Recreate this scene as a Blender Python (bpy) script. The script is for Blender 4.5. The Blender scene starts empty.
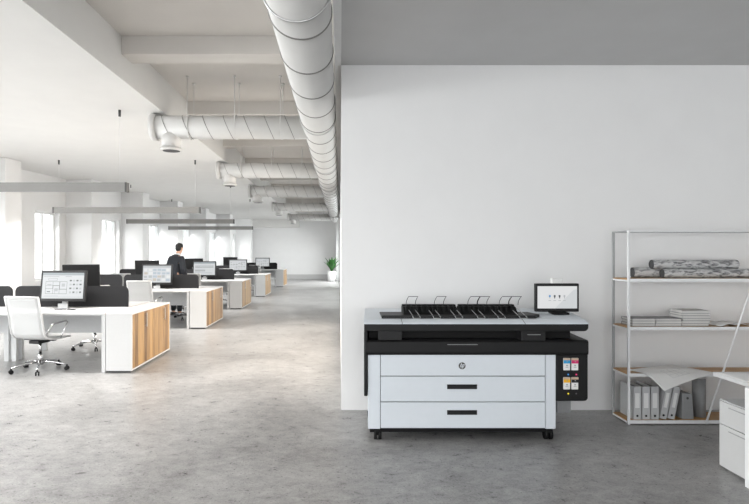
import bpy, bmesh, math, random
from mathutils import Vector, Matrix
PI = math.pi
S = bpy.context.scene
COL = S.collection
random.seed(7)

# ------------------------------------------------------------------ materials
def new_mat(name):
    m = bpy.data.materials.new(name); m.use_nodes = True
    nt = m.node_tree
    b = nt.nodes['Principled BSDF']
    return m, nt, b

def srgb(r, g, b):
    f = lambda c: (c/12.92 if c <= .04045 else ((c+.055)/1.055)**2.4)
    return (f(r/255), f(g/255), f(b/255), 1)

def N(nt, t, **kw):
    n = nt.nodes.new(t)
    for k, v in kw.items():
        if k in n.inputs: n.inputs[k].default_value = v
        else: setattr(n, k, v)
    return n

def plain(name, col, rough=.5, metal=0., noise=.04, scale=30., bump=0., coat=0., spec=.5):
    """a surface with a faint procedural mottling of its colour"""
    m, nt, b = new_mat(name)
    tc = N(nt, 'ShaderNodeTexCoord')
    nz = N(nt, 'ShaderNodeTexNoise'); nz.inputs['Scale'].default_value = scale; nz.inputs['Detail'].default_value = 4
    nt.links.new(tc.outputs['Object'], nz.inputs['Vector'])
    rp = N(nt, 'ShaderNodeValToRGB')
    c = col
    rp.color_ramp.elements[0].position = .3; rp.color_ramp.elements[1].position = .7
    rp.color_ramp.elements[0].color = tuple(max(0, x*(1-noise)) for x in c[:3])+(1,)
    rp.color_ramp.elements[1].color = tuple(min(1, x*(1+noise)) for x in c[:3])+(1,)
    nt.links.new(nz.outputs['Fac'], rp.inputs['Fac'])
    nt.links.new(rp.outputs['Color'], b.inputs['Base Color'])
    b.inputs['Roughness'].default_value = rough
    b.inputs['Metallic'].default_value = metal
    b.inputs['Specular IOR Level'].default_value = spec
    b.inputs['Coat Weight'].default_value = coat
    if bump:
        bp = N(nt, 'ShaderNodeBump'); bp.inputs['Strength'].default_value = bump; bp.inputs['Distance'].default_value = .002
        nt.links.new(nz.outputs['Fac'], bp.inputs['Height']); nt.links.new(bp.outputs['Normal'], b.inputs['Normal'])
    return m

def emis(name, col, s=1.0, base=.02):
    m, nt, b = new_mat(name)
    b.inputs['Base Color'].default_value = (base, base, base, 1)
    b.inputs['Roughness'].default_value = .35
    b.inputs['Emission Color'].default_value = col
    b.inputs['Emission Strength'].default_value = s
    return m

def concrete():
    m, nt, b = new_mat('polished_concrete')
    L = nt.links.new
    tc = N(nt, 'ShaderNodeTexCoord')
    def noise(scale, detail, rough=.6, dist=0.):
        n = N(nt, 'ShaderNodeTexNoise'); n.inputs['Scale'].default_value = scale; n.inputs['Detail'].default_value = detail
        n.inputs['Roughness'].default_value = rough; n.inputs['Distortion'].default_value = dist
        L(tc.outputs['Object'], n.inputs['Vector']); return n
    a = noise(.55, 6, .65, .6); c = noise(8.5, 9, .8, .4); d = noise(70, 8, .8, .3)
    mp0 = N(nt, 'ShaderNodeMapping'); mp0.inputs['Scale'].default_value = (.8, 1.1, 1); mp0.inputs['Rotation'].default_value = (0, 0, .25)
    L(tc.outputs['Object'], mp0.inputs['Vector']); L(mp0.outputs['Vector'], c.inputs['Vector'])
    r1 = N(nt, 'ShaderNodeValToRGB'); r1.color_ramp.elements[0].position = .37; r1.color_ramp.elements[1].position = .63
    r1.color_ramp.elements[0].color = srgb(*FLOOR_D); r1.color_ramp.elements[1].color = srgb(*FLOOR_L)
    mx = N(nt, 'ShaderNodeMath', operation='MULTIPLY_ADD'); mx.inputs[1].default_value = .3; L(a.outputs['Fac'], mx.inputs[0])
    mx2 = N(nt, 'ShaderNodeMath', operation='MULTIPLY'); mx2.inputs[1].default_value = .4; L(c.outputs['Fac'], mx2.inputs[0])
    mx3 = N(nt, 'ShaderNodeMath', operation='MULTIPLY_ADD'); mx3.inputs[1].default_value = .3; L(d.outputs['Fac'], mx3.inputs[0]); L(mx2.outputs[0], mx3.inputs[2])
    L(mx3.outputs[0], mx.inputs[2]); L(mx.outputs[0], r1.inputs['Fac'])
    # dark pits
    v = N(nt, 'ShaderNodeTexNoise'); v.inputs['Scale'].default_value = 46; v.inputs['Detail'].default_value = 3; v.inputs['Distortion'].default_value = .4
    mp = N(nt, 'ShaderNodeMapping'); mp.inputs['Scale'].default_value = (1, 1.2, 1); L(tc.outputs['Object'], mp.inputs['Vector']); L(mp.outputs['Vector'], v.inputs['Vector'])
    rp = N(nt, 'ShaderNodeValToRGB'); rp.color_ramp.elements[0].position = .30; rp.color_ramp.elements[1].position = .375
    rp.color_ramp.elements[0].color = (.34, .34, .34, 1); rp.color_ramp.elements[1].color = (1, 1, 1, 1)
    L(v.outputs['Fac'], rp.inputs['Fac'])
    mix = N(nt, 'ShaderNodeMix', data_type='RGBA', blend_type='MULTIPLY'); mix.inputs['Factor'].default_value = 1
    L(r1.outputs['Color'], mix.inputs['A']); L(rp.outputs['Color'], mix.inputs['B'])
    L(mix.outputs['Result'], b.inputs['Base Color'])
    rr = N(nt, 'ShaderNodeMapRange'); rr.inputs['From Min'].default_value = .3; rr.inputs['From Max'].default_value = .7
    rr.inputs['To Min'].default_value = .24; rr.inputs['To Max'].default_value = .42
    L(c.outputs['Fac'], rr.inputs['Value']); L(rr.outputs['Result'], b.inputs['Roughness'])
    b.inputs['Specular IOR Level'].default_value = .6
    bp = N(nt, 'ShaderNodeBump'); bp.inputs['Strength'].default_value = .12; bp.inputs['Distance'].default_value = .004
    L(mx.outputs[0], bp.inputs['Height']); L(bp.outputs['Normal'], b.inputs['Normal'])
    return m

def wood(name, dark, light, axis='Y', plank=.1, grain='Z', rough=.45):
    m, nt, b = new_mat(name); L = nt.links.new
    tc = N(nt, 'ShaderNodeTexCoord'); sp = N(nt, 'ShaderNodeSeparateXYZ'); L(tc.outputs['Object'], sp.inputs[0])
    dv = N(nt, 'ShaderNodeMath', operation='DIVIDE'); dv.inputs[1].default_value = plank; L(sp.outputs[axis], dv.inputs[0])
    fl = N(nt, 'ShaderNodeMath', operation='FLOOR'); L(dv.outputs[0], fl.inputs[0])
    wn = N(nt, 'ShaderNodeTexWhiteNoise', noise_dimensions='1D'); L(fl.outputs[0], wn.inputs['W'])
    mp = N(nt, 'ShaderNodeMapping')
    sc = {'X': (2, 22, 22), 'Y': (22, 2, 22), 'Z': (22, 22, 2)}[grain]
    mp.inputs['Scale'].default_value = sc; L(tc.outputs['Object'], mp.inputs['Vector'])
    off = N(nt, 'ShaderNodeVectorMath', operation='ADD'); L(mp.outputs['Vector'], off.inputs[0]); 
    sc2 = N(nt, 'ShaderNodeMath', operation='MULTIPLY'); sc2.inputs[1].default_value = 37; L(wn.outputs['Value'], sc2.inputs[0])
    L(sc2.outputs[0], off.inputs[1])
    nz = N(nt, 'ShaderNodeTexNoise'); nz.inputs['Scale'].default_value = 1; nz.inputs['Detail'].default_value = 5; nz.inputs['Distortion'].default_value = .8
    L(off.outputs[0], nz.inputs['Vector'])
    ad = N(nt, 'ShaderNodeMath', operation='MULTIPLY_ADD'); ad.inputs[1].default_value = .45; L(wn.outputs['Value'], ad.inputs[0])
    ml = N(nt, 'ShaderNodeMath', operation='MULTIPLY'); ml.inputs[1].default_value = .65; L(nz.outputs['Fac'], ml.inputs[0]); L(ml.outputs[0], ad.inputs[2])
    rp = N(nt, 'ShaderNodeValToRGB'); rp.color_ramp.elements[0].position = .25; rp.color_ramp.elements[1].position = .75
    rp.color_ramp.elements[0].color = srgb(*dark); rp.color_ramp.elements[1].color = srgb(*light)
    L(ad.outputs[0], rp.inputs['Fac']); L(rp.outputs['Color'], b.inputs['Base Color'])
    b.inputs['Roughness'].default_value = rough
    return m

def marble(name):
    m, nt, b = new_mat(name); L = nt.links.new
    tc = N(nt, 'ShaderNodeTexCoord')
    mp = N(nt, 'ShaderNodeMapping'); mp.inputs['Scale'].default_value = (1.1, 3, 3); L(tc.outputs['Object'], mp.inputs['Vector'])
    nz = N(nt, 'ShaderNodeTexNoise'); nz.inputs['Scale'].default_value = 9; nz.inputs['Detail'].default_value = 6; nz.inputs['Distortion'].default_value = 1.6
    L(mp.outputs['Vector'], nz.inputs['Vector'])
    rp = N(nt, 'ShaderNodeValToRGB'); e = rp.color_ramp.elements
    e[0].position = .34; e[0].color = srgb(70, 70, 72); e[1].position = .56; e[1].color = srgb(196, 196, 196)
    x = rp.color_ramp.elements.new(.43); x.color = srgb(140, 140, 141)
    L(nz.outputs['Fac'], rp.inputs['Fac']); L(rp.outputs['Color'], b.inputs['Base Color']); b.inputs['Roughness'].default_value = .5
    return m

def glass_pane():
    m = bpy.data.materials.new('clear_glass'); m.use_nodes = True; nt = m.node_tree
    nt.nodes.remove(nt.nodes['Principled BSDF'])
    t = N(nt, 'ShaderNodeBsdfTransparent'); t.inputs['Color'].default_value = (.97, .985, .98, 1)
    g = N(nt, 'ShaderNodeBsdfGlossy'); g.inputs['Roughness'].default_value = .02
    mx = N(nt, 'ShaderNodeMixShader'); mx.inputs[0].default_value = .06
    nt.links.new(t.outputs[0], mx.inputs[1]); nt.links.new(g.outputs[0], mx.inputs[2])
    nt.links.new(mx.outputs[0], nt.nodes['Material Output'].inputs['Surface'])
    return m

def mesh_fabric():
    m, nt, b = new_mat('white_mesh_fabric'); L = nt.links.new
    tc = N(nt, 'ShaderNodeTexCoord'); w = N(nt, 'ShaderNodeTexWave', bands_direction='Z'); w.inputs['Scale'].default_value = 40
    L(tc.outputs['Object'], w.inputs['Vector'])
    rp = N(nt, 'ShaderNodeValToRGB'); rp.color_ramp.elements[0].color = srgb(178, 179, 179); rp.color_ramp.elements[1].color = srgb(204, 204, 204)
    L(w.outputs['Fac'], rp.inputs['Fac']); L(rp.outputs['Color'], b.inputs['Base Color'])
    b.inputs['Roughness'].default_value = .8; b.inputs['Alpha'].default_value = .74
    return m

KW_NEAR, KW_FAR, KW_SIDE, KW_DOWN = 31, 5, (100, 44, 122), 54
FLOOR_D = (82, 81, 81); FLOOR_L = (184, 183, 182)
M = {}
M['concrete'] = concrete()
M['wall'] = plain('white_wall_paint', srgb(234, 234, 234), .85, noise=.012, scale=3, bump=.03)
M['wallwin'] = plain('window_wall_paint', srgb(216, 216, 216), .85, noise=.012, scale=3, bump=.03)  # darker copy of the wall white, window-side shading put into the colour
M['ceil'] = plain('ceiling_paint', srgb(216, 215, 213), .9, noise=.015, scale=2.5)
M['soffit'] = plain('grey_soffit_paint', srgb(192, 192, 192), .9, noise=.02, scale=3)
M['recess'] = plain('warm_concrete_paint', srgb(200, 196, 191), .9, noise=.03, scale=2.0)  # shade of the recess put into this warm grey
M['duct'] = plain('painted_duct_metal', srgb(204, 203, 201), .45, noise=.02, scale=6)
M['seam'] = plain('duct_seam', srgb(120, 118, 115), .5)
M['lampgrey'] = plain('grey_anodised_metal', srgb(134, 133, 131), .5, noise=.03, scale=8)
M['darkgrey'] = plain('dark_grey_metal', srgb(70, 70, 70), .5)
M['steel'] = plain('brushed_steel', srgb(190, 190, 190), .3, metal=.9, noise=.03)
M['chrome'] = plain('chrome', srgb(215, 215, 216), .16, metal=1., noise=.02)
M['white'] = plain('white_lacquer', srgb(194, 194, 194), .42, noise=.01)
M['offwhite'] = plain('off_white_lacquer', srgb(222, 222, 222), .5, noise=.015)
M['greypanel'] = plain('light_grey_panel', srgb(205, 206, 207), .6, noise=.02)
M['oak'] = wood('oak_veneer', (80, 53, 27), (158, 125, 80), 'Y', .115, 'Z')
M['oakshelf'] = wood('oak_board', (150, 110, 62), (192, 150, 96), 'Y', .16, 'X')
M['felt'] = plain('charcoal_felt', srgb(43, 43, 44), .95, noise=.12, scale=160, spec=.1)
M['black'] = plain('black_plastic', srgb(20, 20, 21), .5, noise=.06, spec=.3)
M['matblack'] = plain('matt_black_plastic', srgb(10, 10, 11), .6, noise=.06, spec=.25)
M['softblack'] = plain('charcoal_plastic', srgb(29, 29, 30), .5, noise=.06, spec=.3)
M['slot'] = plain('slot_black', srgb(8, 8, 9), .6)
M['pwhite'] = plain('cool_white_plastic', srgb(213, 219, 225), .45, noise=.008)
M['pgrey'] = plain('mid_grey_plastic', srgb(150, 151, 152), .6)
M['wire'] = plain('dark_steel_wire', srgb(58, 58, 60), .35, metal=.6)
M['wirelight'] = plain('light_steel_wire', srgb(196, 196, 198), .3, metal=.6)
M['frame'] = plain('white_shelf_metal', srgb(226, 227, 228), .45, noise=.01)
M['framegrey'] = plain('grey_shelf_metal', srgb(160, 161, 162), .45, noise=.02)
M['paper'] = plain('white_paper', srgb(226, 226, 225), .8, noise=.015, scale=12)
M['print'] = plain('pale_grey_ink', srgb(206, 207, 208), .8)
M['cover'] = plain('pale_grey_book_cover', srgb(186, 186, 187), .6, noise=.03, scale=14)
M['coverd'] = plain('mid_grey_book_cover', srgb(128, 128, 130), .6, noise=.03, scale=14)
M['pages'] = plain('book_pages', srgb(206, 205, 202), .9, noise=.06, scale=220)
M['binder'] = plain('white_binder_board', srgb(186, 187, 188), .55, noise=.02)
M['tube'] = plain('grey_cardboard', srgb(140, 141, 142), .7, noise=.04)
M['marble'] = marble('marbled_print_paper')
M['rollin'] = plain('dark_roll_inside', srgb(70, 70, 72), .8)
M['fabric'] = mesh_fabric()
M['glass'] = glass_pane()
M['pot'] = plain('white_ceramic', srgb(232, 232, 231), .3, noise=.01)
M['soil'] = plain('potting_soil', srgb(60, 46, 36), .95, noise=.3, scale=80)
M['leaf'] = plain('green_leaf', srgb(44, 92, 38), .45, noise=.35, scale=9)
M['skin'] = plain('skin', srgb(214, 168, 142), .55, noise=.05)
M['hair'] = plain('black_hair', srgb(26, 24, 24), .6, noise=.2, scale=120)
M['suit'] = plain('charcoal_suit_cloth', srgb(44, 47, 53), .9, noise=.12, scale=120)
M['shirt'] = plain('white_shirt', srgb(225, 226, 230), .8)
M['leather'] = plain('black_leather', srgb(22, 20, 19), .4)
M['eye'] = plain('dark_eye', srgb(30, 24, 20), .2)
M['cyan'] = plain('cyan_label', srgb(40, 150, 205), .5)
M['magenta'] = plain('magenta_label', srgb(206, 30, 104), .5)
M['yellow'] = plain('yellow_label', srgb(240, 180, 20), .5)
M['tan'] = plain('tan_cap', srgb(196, 172, 150), .5)
M['ledc'] = emis('cyan_led', srgb(60, 140, 220), .7)
M['ledm'] = emis('magenta_led', srgb(220, 50, 110), .7)
M['ledy'] = emis('yellow_led', srgb(240, 215, 40), .8)
M['ledk'] = emis('dim_led', srgb(90, 80, 90), .4)
M['diffuser'] = emis('lamp_diffuser', (1, .985, .96, 1), 1.2)
SCR = .36
M['scr'] = emis('screen_light', srgb(222, 226, 228), SCR)
M['scr2'] = emis('screen_white', srgb(240, 241, 242), SCR)
M['scrbar'] = emis('screen_toolbar', srgb(165, 176, 182), SCR)
M['scrline'] = emis('screen_lines', srgb(78, 82, 86), SCR)
M['scrmid'] = emis('screen_grey', srgb(188, 192, 195), SCR)
M['scrblue'] = emis('screen_blue', srgb(70, 150, 215), SCR)
M['scrdark'] = emis('screen_dark', srgb(60, 64, 70), SCR)
M['scrtan'] = emis('screen_tan', srgb(206, 196, 182), SCR)
M['scrsky'] = emis('screen_pale_blue', srgb(186, 200, 212), SCR)

# ------------------------------------------------------------------ mesh builder
class MB:
    def __init__(s): s.bm = bmesh.new()
    def _add(s, t, mat, smooth=False):
        for f in t.faces: f.material_index = mat; f.smooth = smooth
        me = bpy.data.meshes.new('_t'); t.to_mesh(me); t.free(); s.bm.from_mesh(me); bpy.data.meshes.remove(me)
        return s
    def box(s, x0, x1, y0, y1, z0, z1, mat=0, bev=0., seg=2, rot=None, about=None):
        t = bmesh.new(); bmesh.ops.create_cube(t, size=1)
        for v in t.verts:
            v.co = Vector(((x0+x1)/2+v.co.x*(x1-x0), (y0+y1)/2+v.co.y*(y1-y0), (z0+z1)/2+v.co.z*(z1-z0)))
        if bev: bmesh.ops.bevel(t, geom=t.edges[:], offset=bev, segments=seg, affect='EDGES', profile=.5)
        if rot is not None:
            c = Vector(about) if about else Vector(((x0+x1)/2, (y0+y1)/2, (z0+z1)/2))
            for v in t.verts: v.co = rot @ (v.co-c) + c
        return s._add(t, mat)
    def cyl(s, p0, p1, r0, r1=None, seg=20, mat=0, caps=True, smooth=True):
        p0, p1 = Vector(p0), Vector(p1); r1 = r0 if r1 is None else r1
        d = p1-p0; q = d.to_track_quat('Z', 'Y')
        t = bmesh.new()
        a = [t.verts.new(p0+q@Vector((r0*math.cos(2*PI*i/seg), r0*math.sin(2*PI*i/seg), 0))) for i in range(seg)]
        b = [t.verts.new(p1+q@Vector((r1*math.cos(2*PI*i/seg), r1*math.sin(2*PI*i/seg), 0))) for i in range(seg)]
        fs = [t.faces.new((a[i], a[(i+1) % seg], b[(i+1) % seg], b[i])) for i in range(seg)]
        cf = []
        if caps: cf = [t.faces.new(a[::-1]), t.faces.new(b)]
        for f in t.faces: f.material_index = mat
        for f in fs: f.smooth = smooth
        me = bpy.data.meshes.new('_t'); t.to_mesh(me); t.free(); s.bm.from_mesh(me); bpy.data.meshes.remove(me)
        return s
    def lathe(s, prof, c=(0, 0, 0), seg=28, mat=0):
        t = bmesh.new(); rings = []
        for r, z in prof:
            rings.append([t.verts.new((c[0]+r*math.cos(2*PI*i/seg), c[1]+r*math.sin(2*PI*i/seg), c[2]+z)) for i in range(seg)])
        for a, b in zip(rings, rings[1:]):
            for i in range(seg): t.faces.new((a[i], a[(i+1) % seg], b[(i+1) % seg], b[i]))
        t.faces.new(rings[0][::-1]); t.faces.new(rings[-1])
        return s._add(t, mat, True)
    def tube(s, pts, r, seg=8, mat=0, closed=False):
        pts = [Vector(p) for p in pts]; n = len(pts); t = bmesh.new(); rings = []
        up = None
        for i, p in enumerate(pts):
            a = pts[(i-1) % n] if (closed or i > 0) else p
            b = pts[(i+1) % n] if (closed or i < n-1) else p
            d = (b-a).normalized()
            if up is None: up = d.orthogonal().normalized()
            up = (up-d*up.dot(d)).normalized(); w = d.cross(up)
            rr = r[i] if isinstance(r, (list, tuple)) else r
            rings.append([t.verts.new(p+(up*math.cos(2*PI*k/seg)+w*math.sin(2*PI*k/seg))*rr) for k in range(seg)])
        pr = list(zip(rings, rings[1:]))+([(rings[-1], rings[0])] if closed else [])
        for a, b in pr:
            for k in range(seg): t.faces.new((a[k], a[(k+1) % seg], b[(k+1) % seg], b[k]))
        if not closed: t.faces.new(rings[0][::-1]); t.faces.new(rings[-1])
        return s._add(t, mat, True)
    def prism(s, poly, axis, a0, a1, mat=0, bev=0., seg=2):
        """poly: 2-D outline in the plane across `axis`"""
        def P(u, v, w): return {'X': (w, u, v), 'Y': (u, w, v), 'Z': (u, v, w)}[axis]
        t = bmesh.new()
        a = [t.verts.new(P(u, v, a0)) for u, v in poly]; b = [t.verts.new(P(u, v, a1)) for u, v in poly]
        n = len(poly); t.faces.new(a); t.faces.new(b[::-1])
        for i in range(n): t.faces.new((a[i], b[i], b[(i+1) % n], a[(i+1) % n]))
        bmesh.ops.recalc_face_normals(t, faces=t.faces[:])
        if bev: bmesh.ops.bevel(t, geom=t.edges[:], offset=bev, segments=seg, affect='EDGES', profile=.5)
        return s._add(t, mat)
    def grid(s, fn, nu, nv, mat=0, smooth=True):
        t = bmesh.new()
        g = [[t.verts.new(fn(i/nu, j/nv)) for j in range(nv+1)] for i in range(nu+1)]
        for i in range(nu):
            for j in range(nv): t.faces.new((g[i][j], g[i+1][j], g[i+1][j+1], g[i][j+1]))
        return s._add(t, mat, smooth)
    def quad(s, pts, mat=0):
        t = bmesh.new(); t.faces.new([t.verts.new(p) for p in pts]); return s._add(t, mat)
    def ball(s, c, r, mat=0, sc=(1, 1, 1), seg=16, rot=None):
        t = bmesh.new(); bmesh.ops.create_uvsphere(t, u_segments=seg, v_segments=max(6, seg//2), radius=r)
        for v in t.verts:
            q = Vector((v.co.x*sc[0], v.co.y*sc[1], v.co.z*sc[2]))
            if rot is not None: q = rot @ q
            v.co = q+Vector(c)
        return s._add(t, mat, True)

def obj(name, mb, mats, parent=None, org=None):
    me = bpy.data.meshes.new(name)
    if org is not None:
        o3 = Vector(org)
        for v in mb.bm.verts: v.co -= o3
    mb.bm.to_mesh(me); mb.bm.free()
    for m in (mats if isinstance(mats, (list, tuple)) else [mats]): me.materials.append(M[m])
    o = bpy.data.objects.new(name, me); COL.objects.link(o)
    if parent is not None: o.parent = parent
    return o

def tag(o, label, cat, group=None):
    o['label'] = label; o['category'] = cat
    if group: o['group'] = group
    return o

def thing(name, label, cat, loc=(0, 0, 0), rz=0., group=None):
    o = bpy.data.objects.new(name, None); o.empty_display_size = .2; COL.objects.link(o)
    o.location = loc; o.rotation_euler = (0, 0, rz)
    return tag(o, label, cat, group)

def struct(name, mb, mats, parent=None, org=None):
    o = obj(name, mb, mats, parent, org)
    if parent is None: o['kind'] = 'structure'
    return o

def copy_tree(src, loc=None, rz=None, label=None, parent=None):
    c = src.copy(); COL.objects.link(c)
    if parent is not None:
        c.parent = parent; c.matrix_parent_inverse = src.matrix_parent_inverse.copy()
    if loc is not None: c.location = loc
    if rz is not None: c.rotation_euler = (0, 0, rz)
    if label: c['label'] = label
    for ch in list(src.children): copy_tree(ch, parent=c)
    return c

def solid(o, t):
    m = o.modifiers.new('thickness', 'SOLIDIFY'); m.thickness = t; m.offset = 0
    return o

def rounded(x0, x1, y0, y1, r, n=5, corners=(1, 1, 1, 1)):
    """2-D outline, corners in order: low-low, high-low, high-high, low-high"""
    out = []
    for k, (cx, cy, a) in enumerate(((x0+r, y0+r, PI), (x1-r, y0+r, 1.5*PI), (x1-r, y1-r, 0), (x0+r, y1-r, .5*PI))):
        if corners[k]:
            for i in range(n+1):
                t = a+PI/2*i/n; out.append((cx+r*math.cos(t), cy+r*math.sin(t)))
        else:
            out.append([(x0, y0), (x1, y0), (x1, y1), (x0, y1)][k])
    return out

# ------------------------------------------------------------------ setting
ZC = 3.58          # low ceiling
ZR = 4.06          # recessed ceiling
struct('floor', MB().box(-10, 7, -5, 33, -.2, 0), 'concrete')
struct('ceiling', MB().box(-10, -2.45, -5, 33, ZC, ZR+.3), 'ceil')
struct('ceiling.001', MB().box(-2.45, .2, -5, 33, ZR, ZR+.3), 'recess')
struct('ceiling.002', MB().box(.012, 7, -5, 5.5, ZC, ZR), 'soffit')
struct('wall_right', MB().box(.012, 7, 5.5, 5.7, 0, ZR), 'wall')
m = MB()
OPEN = [(6.4, 12.0, .25, 3.25), (15.2, 23.0, .25, 3.25), (25.2, 30.0, .25, 3.25)]       # edge-on corridor side windows; the last is added to light the far wall
y = 5.7
for a, b, z0, z1 in OPEN:
    m.box(.012, .25, y, a, 0, ZR).box(.012, .25, a, b, 0, z0).box(.012, .25, a, b, z1, ZR); y = b
m.box(.012, .25, y, 33, 0, ZR)
struct('wall_corridor', m, 'wall')
for i, (a, b, z0, z1) in enumerate(OPEN):
    m = MB(); t = .05
    m.box(.15, .21, a, a+t, z0, z1).box(.15, .21, b-t, b, z0, z1).box(.15, .21, a+t, b-t, z0, z0+t).box(.15, .21, a+t, b-t, z1-t, z1)
    w = struct('window_%d' % (i+21), m, 'offwhite')  # the last one glazes the opening added to light the far wall
    n = 4
    for j in range(1, n): obj('mullion', MB().box(.155, .205, a+(b-a)*j/n-.025, a+(b-a)*j/n+.025, z0+t, z1-t), 'offwhite', w)
    obj('pane', MB().box(.177, .183, a+t, b-t, z0+t, z1-t), 'glass', w)
struct('wall_far', MB().box(-10, .25, 32, 32.3, 0, ZR), 'wall')
struct('wall_back', MB().box(3.4, 6, -5.2, -5, 0, ZC), 'wall')  # unseen partial wall, sized to keep sky light off the right floor
struct('wall_side', MB().box(5.8, 6, -5, 5.5, 0, ZC), 'wall')  # unseen wall put in to block light from the right
struct('baseboard_far', MB().box(-5.2, -.22, 31.96, 32, 0, .29, bev=.006), 'white')
struct('trim_1', MB().box(-.055, .012, 1, 33, ZC, ZR), 'wall')                 # strip of wall above the soffit line
struct('trim_2', MB().box(-.22, .012, 30.3, 32, 0, ZC), 'wall')               # pilaster behind the plant
struct('trim_3', MB().box(-10, -2.45, 31.6, 32, 3.09, ZC), 'ceil')            # dropped bulkhead along the far wall
struct('trim_4', MB().box(-8, -5.22, 31.0, 31.6, 0, ZC), 'wall')              # corner pier
k = 5
for y in [3.36, 5.94, 8.52, 11.1, 13.68, 16.26, 18.84, 21.42, 24.0, 26.58, 29.16]:
    struct('trim_%d' % k, MB().box(-2.45, -.055, y, y+.3, 3.86, ZR), 'recess'); k += 1
# window wall, running slightly towards the room's axis
TH = math.atan(.074)
WO = (-8.39+.074*10.7, 10.7)
CT, ST = math.cos(TH), math.sin(TH)
def sY(Y): return (Y-WO[1])/CT              # distance along the wall at depth Y (wall face)
wins = [(sY(a), sY(b), .93, 2.66) for a, b in ((-2.6, -.2), (1.0, 3.4), (4.3, 6.6), (8.2, 10.2), (11.5, 12.4), (12.92, 13.9), (16.05, 17.1), (19.3, 20.4), (22.6, 23.75), (26.2, 27.4), (29.6, 30.7))]
mb = MB()
s0 = sY(-5); s1 = sY(31.6)
edges = [s0]
for a, b, z0, z1 in wins:
    mb.box(-.28, 0, edges[-1], a, 0, ZC); mb.box(-.28, 0, a, b, 0, z0); mb.box(-.28, 0, a, b, z1, ZC); edges.append(b)
mb.box(-.28, 0, edges[-1], s1, 0, ZC)
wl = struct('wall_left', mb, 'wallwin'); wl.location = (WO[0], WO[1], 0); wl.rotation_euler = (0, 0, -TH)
for i, (a, b, z0, z1) in enumerate(wins):
    m = MB(); t = .05
    m.box(-.2, -.13, a, a+t, z0, z1); m.box(-.2, -.13, b-t, b, z0, z1); m.box(-.2, -.13, a+t, b-t, z0, z0+t); m.box(-.2, -.13, a+t, b-t, z1-t, z1)
    w = struct('window_%d' % (i+1), m, 'offwhite'); w.location = wl.location; w.rotation_euler = wl.rotation_euler
    obj('mullion', MB().box(-.195, -.135, (a+b)/2-.03, (a+b)/2+.03, z0+t, z1-t), 'offwhite', w)
    obj('pane', MB().box(-.168, -.162, a+t, b-t, z0+t, z1-t), 'glass', w)
for y in (7.45, 10.92, 14.19, 17.25, 20.25, 23.5, 27.3):
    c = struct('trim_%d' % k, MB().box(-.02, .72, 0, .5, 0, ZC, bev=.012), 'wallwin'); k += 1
    c.location = (-8.39+.074*y, y, 0); c.rotation_euler = (0, 0, -TH)

# ------------------------------------------------------------------ ventilation ducts
DX, DZ, DR = -.287, 3.39, .224
t = thing('main_air_duct', 'big round white air duct running away along the corridor under the ceiling', 'air duct', (DX, 1.5, DZ))
m = MB().cyl((DX, 1.5, DZ), (DX, 27.15, DZ), DR, seg=48)
y = 1.62
while y < 27:
    a = [(DX+(DR+.001)*math.cos(2*PI*i/48), y+.05*math.sin(2*PI*i/48+.6), DZ+(DR+.001)*math.sin(2*PI*i/48)) for i in range(48)]
    m.tube(a, .008, 6, 1, closed=True); y += .74
obj('duct_pipe', m, ['duct', 'seam'], t, (DX, 1.5, DZ))
obj('end_cap', MB().cyl((DX, 27.15, DZ), (DX, 27.22, DZ), DR+.02, seg=48), 'duct', t, (DX, 1.5, DZ))
for y in (3.5, 6.9, 10.3, 13.2, 17.8, 23.4):
    mm = MB().tube([(DX+(DR+.007)*math.cos(2*PI*i/40), y, DZ+(DR+.007)*math.sin(2*PI*i/40)) for i in range(40)], .008, 6, closed=True)
    mm.cyl((DX+DR+.004, y, DZ), (DX+DR+.004, y, ZR), .006, seg=8); mm.cyl((DX-DR-.004, y, DZ), (DX-DR-.004, y, ZR), .006, seg=8)
    obj('hanger', mm, 'steel', t, (DX, 1.5, DZ))

BR = .163
def branch(y, label):
    x0, x1 = -2.64, DX-DR+.075
    t = thing('branch_air_duct', label, 'air duct', (x0, y, DZ), group='branch ducts along the corridor')
    o = (x0, y, DZ)
    m = MB().cyl((x0+.06, y, DZ), (x1, y, DZ), BR, seg=40)
    x = x0+.22
    while x < x1-.18:
        a = [(x-.07*math.sin(2*PI*i/40), y+(BR+.0005)*math.cos(2*PI*i/40), DZ+(BR+.0005)*math.sin(2*PI*i/40)) for i in range(40)]
        m.tube(a, .0042, 6, 1, closed=True); x += .285
    obj('duct_pipe', m, ['duct', 'seam'], t, o)
    obj('end_flange', MB().cyl((x0, y, DZ), (x0+.08, y, DZ), BR+.022, seg=40), 'duct', t, o)
    xv = x0+.27
    n = MB().cyl((xv, y, DZ-.06), (xv, y, DZ-.29), .135, .13, seg=32).cyl((xv, y, DZ-.29), (xv, y, DZ-.33), .146, seg=32)
    n.cyl((xv, y, DZ-.3301), (xv, y, DZ-.3315), .118, seg=32, mat=1)  # dark disc on the closed end, shade of the opening put in as colour
    obj('air_outlet', n, ['duct', 'rollin'], t, o)
    for x in (-2.1, -1.45, -.82):
        h = MB().tube([(x, y+(BR+.005)*math.cos(2*PI*i/32), DZ+(BR+.005)*math.sin(2*PI*i/32)) for i in range(32)], .006, 6, closed=True)
        for s in (-1, 1): h.cyl((x, y+s*(BR+.004), DZ), (x, y+s*(BR+.004), ZR), .0055, seg=8); h.cyl((x, y+s*(BR+.004), ZR-.02), (x, y+s*(BR+.004), ZR), .022, seg=12)
        obj('hanger', h, 'duct', t, o)
for y, l in ((7.45, 'nearest white branch duct crossing the corridor, with downward outlet at its left end'),
             (11.4, 'second nearest white branch duct, just behind the nearest one'),
             (15.3, 'middle one of the five white branch ducts crossing the corridor'),
             (20.6, 'second farthest white branch duct crossing the corridor'),
             (26.7, 'farthest white branch duct, at the end of the main duct')):
    branch(y, l)

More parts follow.
